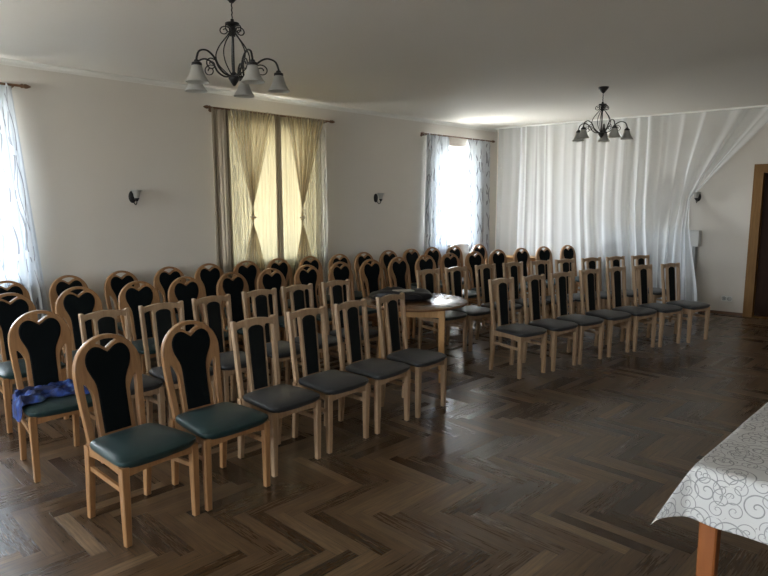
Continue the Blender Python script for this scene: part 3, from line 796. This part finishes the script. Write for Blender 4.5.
# ------------------------------------------------------------------ chandeliers
def spiral(c, r0, a0, turns, dr, n=22, sgn=1):
    out = []
    for k in range(n + 1):
        a = a0 + sgn * turns * 2 * PI * k / n; rr = r0 * (1 - dr * k / n)
        out.append((c[0] + rr * math.cos(a), c[1] + rr * math.sin(a)))
    return out
def make_chandelier():
    r = empty('chandelier', (0, 0, 0))
    # z=0 at the ceiling; body between -.13-cord and bottom
    T = CH_TOP; B = T - .46
    bm = bmesh.new(); k = lathe(bm, [(.0, 0), (.062, -.001), (.060, -.012), (.034, -.045), (.012, -.070), (0, -.072)], (0, 0, 0), 24); new_obj('canopy', bm, M['iron'], r, True)
    bm = bmesh.new(); tube(bm, [(.0015 * math.sin(q * .9), .0015 * math.cos(q * .9), lerp(-.065, T + .035, q / 24)) for q in range(25)], .0042, 6); new_obj('cord', bm, M['iron'], r, True)
    bm = bmesh.new()
    lathe(bm, [(0, T + .035), (.010, T + .03), (.012, T + .012), (.044, T + .006), (.046, T - .004), (.030, T - .010), (.016, T - .022), (.014, T - .04), (.008, T - .05), (.008, B + .11), (.02, B + .095), (.022, B + .08), (.034, B + .07), (.036, B + .058), (.022, B + .03), (.010, B + .008), (0, B)], (0, 0, 0), 20)
    new_obj('stem', bm, M['iron'], r, True)
    for q in range(5):
        a = 2 * PI * q / 5 + .35
        def P(pts2, tw=0): return [(x * math.cos(a + tw) , x * math.sin(a + tw), z) for x, z in pts2]
        bm = bmesh.new()
        main = spline([(.030, B + .075, 0), (.075, B + .082, 0), (.120, B + .120, 0), (.155, B + .185, 0), (.212, B + .222, 0), (.268, B + .205, 0), (.290, B + .150, 0), (.290, B + .120, 0)], 6)
        tube(bm, P([(p.x, p.y) for p in main]), .0068, 8)
        sp = spiral((.178, B + .130), .045, 2.1, 1.35, .72, 24, -1)
        tube(bm, P([(.130, B + .140), (.140, B + .165)] + sp), .0042, 6)
        ar = new_obj('arm', bm, M['iron'], r, True)
        bm = bmesh.new()
        cage = spline([(.012, T - .045, 0), (.035, T - .085, 0), (.085, T - .155, 0), (.112, T - .225, 0), (.100, T - .290, 0), (.060, T - .345, 0), (.030, B + .085, 0)], 5)
        tube(bm, P([(p.x, p.y) for p in cage], .31), .0042, 6)
        sp2 = spiral((.052, T - .048), .036, 2.6, 1.3, .7, 22, -1)
        tube(bm, P([(.013, T - .09), (.017, T - .06)] + sp2, .31), .0042, 6)
        new_obj('scrollwork', bm, M['iron'], r, True)
        bm = bmesh.new(); c = (.290 * math.cos(a), .290 * math.sin(a), B)
        lathe(bm, [(0, .140), (.014, .138), (.018, .125), (.030, .118), (.032, .100), (.026, .096), (0, .096)], c, 18); new_obj('lamp_holder', bm, M['iron'], ar, True)
        bm = bmesh.new()
        lathe(bm, [(.024, .104), (.031, .096), (.037, .070), (.046, .035), (.060, .005), (.074, -.018), (.071, -.020), (.057, .002), (.043, .034), (.033, .070), (.028, .092), (.020, .100)], c, 28)
        new_obj('lamp_shade', bm, M['shade'], r, True)
    for o in r.children_recursive:
        if o.name.split('.')[0] not in ('canopy', 'cord'):
            for v in o.data.vertices:
                if v.co.z < T: v.co.z = T + (v.co.z - T) * .84
    return r
CH_TOP = -.20
ch = make_chandelier()
cA = Vector((-.975, 4.18)); cB = ground(603.5, 87, H)
ch.location = (cB.x, cB.y, H); ch.rotation_euler = (0, 0, -.49)
tag(ch, 'black iron chandelier farther from the camera, hanging before the long voile curtain', 'chandelier', 'black iron chandeliers')
c2 = copy_tree(ch); c2.location = (cA.x, cA.y, H); c2.rotation_euler = (0, 0, -.035)
tag(c2, 'black iron chandelier hanging nearest the camera, before the middle window', 'chandelier', 'black iron chandeliers')

# ------------------------------------------------------------------ round table with bag
def round_table(c):
    r = empty('round_table', (c[0], c[1], 0), math.radians(-51), label='round brown wooden table standing in the gap of the chair rows', cat='table')
    bm = bmesh.new(); R = .535
    rings = lathe(bm, [(0, .722), (R - .02, .722), (R - .004, .728), (R, .737), (R - .003, .746), (R - .012, .750), (0, .750)], (0, 0, 0), 72)
    new_obj('tabletop', bm, M['tabletop'], r, True)
    bm = bmesh.new(); q = .285
    for sx, sy in ((1, 0), (-1, 0), (0, 1), (0, -1)):
        box(bm, (sx * q, sy * q, .675), (.022 if sx else 2 * q, .022 if sy else 2 * q, .085), .002)
    new_obj('apron', bm, M['tableleg'], r)
    for sx in (-1, 1):
        for sy in (-1, 1):
            bm = bmesh.new(); bar(bm, [(sx * q, sy * q, .005), (sx * q, sy * q, .35), (sx * q, sy * q, .722)], [(.045, .045), (.055, .055), (.060, .060)], .006)
            lg = new_obj('leg', bm, M['tableleg'], r)
            bm = bmesh.new(); box(bm, (sx * q, sy * q, .003), (.036, .036, .005)); new_obj('foot_pad', bm, M['felt'], lg)
    r.rotation_euler = (0, 0, math.radians(-51 + 45))
    return r
TC = (.29, 6.05)
round_table(TC)
# soft black bag
r = empty('black_bag', (.17, 6.03, .750), .15, label='flat soft black bag lying on the round table', cat='bag')
bm = bmesh.new(); nu, nv = 56, 14; g = []
for j in range(nv + 1):
    ph = -PI / 2 + PI * j / nv; row = []
    for i in range(nu):
        th = 2 * PI * i / nu
        ca, sa = math.cos(th), math.sin(th); e = .7
        x = .31 * math.copysign(abs(ca) ** e, ca) * math.cos(ph) ** .45; y = .19 * math.copysign(abs(sa) ** e, sa) * math.cos(ph) ** .45
        nz = noise.noise(Vector((x * 9, y * 9, 2.2)))
        z = .045 + .045 * math.sin(ph)
        if ph > 0: z += .030 * nz + .028 * sm((abs(y) - .06) / .12) * math.cos(ph) ** .3
        row.append(bm.verts.new((x * (1 + .05 * nz), y * (1 + .05 * nz), max(.001, z))))
    g.append(row)
for j in range(nv):
    for i in range(nu):
        bm.faces.new((g[j][i], g[j][(i + 1) % nu], g[j + 1][(i + 1) % nu], g[j + 1][i]))
new_obj('bag_body', bm, M['blackbag'], r, True)
bm = bmesh.new(); box(bm, (.03, .03, .094), (.20, .11, .008), .003, Matrix.Rotation(.1, 4, 'Z')); new_obj('pale_slab', bm, M['paleslab'], r)  # thin pale slab set into the top of the bag
bm = bmesh.new(); tube(bm, spline([(-.16, -.17, .05), (-.10, -.215, .085), (0, -.225, .09), (.10, -.215, .08), (.17, -.17, .05)], 6), .009, 8); new_obj('handle', bm, M['blackbag'], r, True)

# small table in the back corner
r = empty('side_table', (2.50, 10.80, 0), math.radians(-20), label='small brown wooden table behind the third row, before the long voile', cat='table')
bm = bmesh.new(); box(bm, (0, 0, .745), (.82, .34, .03), .005); new_obj('tabletop', bm, M['tableleg'], r)
bm = bmesh.new()
for y in (-.13, .13): box(bm, (0, y, .68), (.70, .02, .10), .002)
for x in (-.35, .35): box(bm, (x, 0, .68), (.02, .26, .10), .002)
new_obj('apron', bm, M['tableleg'], r)
for sx in (-1, 1):
    for sy in (-1, 1):
        bm = bmesh.new(); bar(bm, [(sx * .36, sy * .13, 0), (sx * .36, sy * .13, .73)], [(.035, .035), (.05, .045)]); new_obj('leg', bm, M['tableleg'], r)

# ------------------------------------------------------------------ table with scroll cloth, lower right
TCN = Vector((1.14, 2.16)); TL, TW = 1.8, .85; ZT = .76
ta = math.radians(45.4)
r = empty('dining_table', (TCN.x, TCN.y, 0), ta, label='orange-brown wooden table under the white tablecloth, lower right', cat='table')
# local: x along length, -y across (to the right-near side)
bm = bmesh.new(); box(bm, (TL / 2, -TW / 2, ZT - .018), (TL - .012, TW - .012, .028), .004); new_obj('tabletop', bm, M['redwood'], r)
bm = bmesh.new()
for y in (-.07, -TW + .07): box(bm, (TL / 2, y, ZT - .075), (TL - .2, .022, .08))
for x in (.07, TL - .07): box(bm, (x, -TW / 2, ZT - .075), (.022, TW - .2, .08))
new_obj('apron', bm, M['redwood'], r)
for x in (.06, TL - .06):
    for y in (-.05, -TW + .05):
        bm = bmesh.new(); bar(bm, [(x, y, 0), (x, y, .4), (x, y, ZT - .032)], [(.055, .055), (.062, .062), (.066, .066)], .006); new_obj('leg', bm, M['redwood'], r)
OV = .205; bm = bmesh.new(); uvl = bm.loops.layers.uv.new('UVMap')
def axis(L):
    return [-OV + OV * k / 10 for k in range(10)] + [L * k / 36 for k in range(37)] + [L + OV * k / 10 for k in range(1, 11)]
U, V = axis(TL), axis(TW)
def drape(u, v):
    du = -u if u < 0 else (u - TL if u > TL else 0); dv = -v if v < 0 else (v - TW if v > TW else 0)
    su = -1 if u < 0 else 1; sv = -1 if v < 0 else 1
    cu, cv = min(max(u, 0), TL), min(max(v, 0), TW)
    rr = math.hypot(du, dv)
    z = ZT + .004
    if rr == 0: return (cu, -cv, z + .0015 * noise.noise(Vector((u * 5, v * 5, 0))))
    if du and dv:
        th = math.atan2(dv, du); fl = .50 * rr * math.sin(2 * th) ** 1.3
        x = cu + su * (fl * .62 + .006); y = cv + sv * (fl * .60 + .006)
        x += su * .02 * (rr / .29) * math.cos(th); y += sv * .02 * (rr / .29) * math.sin(th)
        zz = z - math.sqrt(max(0, rr * rr - fl * fl)) * .96
    else:
        al = u if dv else v
        L_ = TL if dv else TW
        edge = min(al, L_ - al)
        wv = .016 * math.sin(al * 9.5 + (1.2 if dv else .3)) + .010 * math.sin(al * 21 + 1)
        out = (.020 + wv * sm(edge / .12)) * (rr / OV)
        out = max(out, .002) + .006
        x = cu + (su * out if du else 0); y = cv + (sv * out if dv else 0)
        rad = .02
        zz = z - max(0, rr - .004) * .985
    return (x, -y, zz)
g = [[(bm.verts.new(drape(u, v)), (u, v)) for v in V] for u in U]
for i in range(len(U) - 1):
    for j in range(len(V) - 1):
        q = (g[i][j], g[i + 1][j], g[i + 1][j + 1], g[i][j + 1]); f = bm.faces.new([a[0] for a in q])
        for lp, a in zip(f.loops, q): lp[uvl].uv = a[1]
o = new_obj('tablecloth', bm, M['cloth'], loc=(TCN.x, TCN.y, 0)); o.rotation_euler = (0, 0, ta)
for p in o.data.polygons: p.use_smooth = True
sd = o.modifiers.new('thickness', 'SOLIDIFY'); sd.thickness = .0018; sd.offset = 1
ss = o.modifiers.new('smooth', 'SUBSURF'); ss.levels = 1; ss.render_levels = 1
tag(o, 'white tablecloth with grey scroll pattern hanging over the table, lower right', 'tablecloth')

# ------------------------------------------------------------------ blue garment on the arched chair
host = CHAIR['B', 0]
o = empty('blue_garment', host.location, host.rotation_euler.z)
bm = bmesh.new(); nu, nv = 60, 40; g = []
for i in range(nu + 1):
    row = []
    for j in range(nv + 1):
        u = i / nu; v = j / nv
        x = lerp(-.30, .200, u); y = lerp(-.165, .115 + .035 * math.sin(u * 9) + .02 * math.sin(u * 23), v)
        n1 = noise.noise(Vector((x * 11, y * 11, 1))); n2 = noise.noise(Vector((x * 30, y * 24, 5)))
        rid = abs(noise.noise(Vector((x * 8 + 3, y * 17, 9))))
        z = .492 + .030 * n1 + .012 * n2 + .045 * (1 - rid * 2.2) * .7
        ed = min(v, 1 - v, (1 - u)) * 6
        z = lerp(.4825 + .004 * abs(n2), max(z, .4845), sm(ed))
        ex = -.232 - (-.03) * max(0, -y) / .2
        if x < ex:      # hangs down over the side of the seat
            d = ex - x; z = .478 - d * 1.6 + .008 * n2; x = ex - .006 - .010 * abs(n1) - .1 * d
        row.append(bm.verts.new((-x, y, z)))
    g.append(row)
for i in range(nu):
    for j in range(nv): bm.faces.new((g[i][j], g[i + 1][j], g[i + 1][j + 1], g[i][j + 1]))
bpy.data.objects.remove(o)
o = new_obj('blue_garment', bm, M['blue'], None, True, loc=host.location.copy()); o.rotation_euler = host.rotation_euler
sd = o.modifiers.new('thickness', 'SOLIDIFY'); sd.thickness = .003; sd.offset = 1
tag(o, 'crumpled blue garment lying across the seat of an arched chair', 'garment')

# ------------------------------------------------------------------ light
w = bpy.data.worlds.new('daylight'); sc.world = w; w.use_nodes = True; nt = NT(w.node_tree)
bg = nt.n['Background']
z = nt.sep(nt.coord('Generated'))[2]
nt.l.new(nt.ramp(nt.m('ADD', nt.m('MULTIPLY', z, .5), .5), [(.0, (.56, .55, .51)), (.47, (.66, .66, .61)), (.53, (.85, .93, 1.0)), (1, (.70, .84, 1.0))]), bg.inputs[0])
bg.inputs[1].default_value = 15.0
for (a, b_), WF, D in [(v, LW, (N1.x, N1.y, 0)) for v in wins.values()] + [(v, FW2, (-E1.x, -E1.y, 0)) for v in fw.values()]:
    l = bpy.data.lights.new('window_portal', 'AREA'); l.shape = 'RECTANGLE'; l.size = b_ - a; l.size_y = Z1 - Z0; l.energy = 1
    l.cycles.is_portal = True
    q = bpy.data.objects.new('window_portal', l); COL.objects.link(q); q.location = WF((a + b_) / 2, -TH - .01, (Z0 + Z1) / 2)
    d = Vector(D); q.rotation_euler = d.to_track_quat('-Z', 'Y').to_euler()

sc.view_settings.view_transform = 'Standard'; sc.view_settings.look = 'None'; sc.view_settings.gamma = 1
sc.view_settings.use_curve_mapping = False
sc.view_settings.exposure = 1.92
sc.cycles.max_bounces = 10; sc.cycles.diffuse_bounces = 6; sc.cycles.transparent_max_bounces = 16; sc.cycles.transmission_bounces = 6; sc.cycles.glossy_bounces = 4
sc.cycles.caustics_reflective = False; sc.cycles.caustics_refractive = False
sc.cycles.sample_clamp_indirect = 6
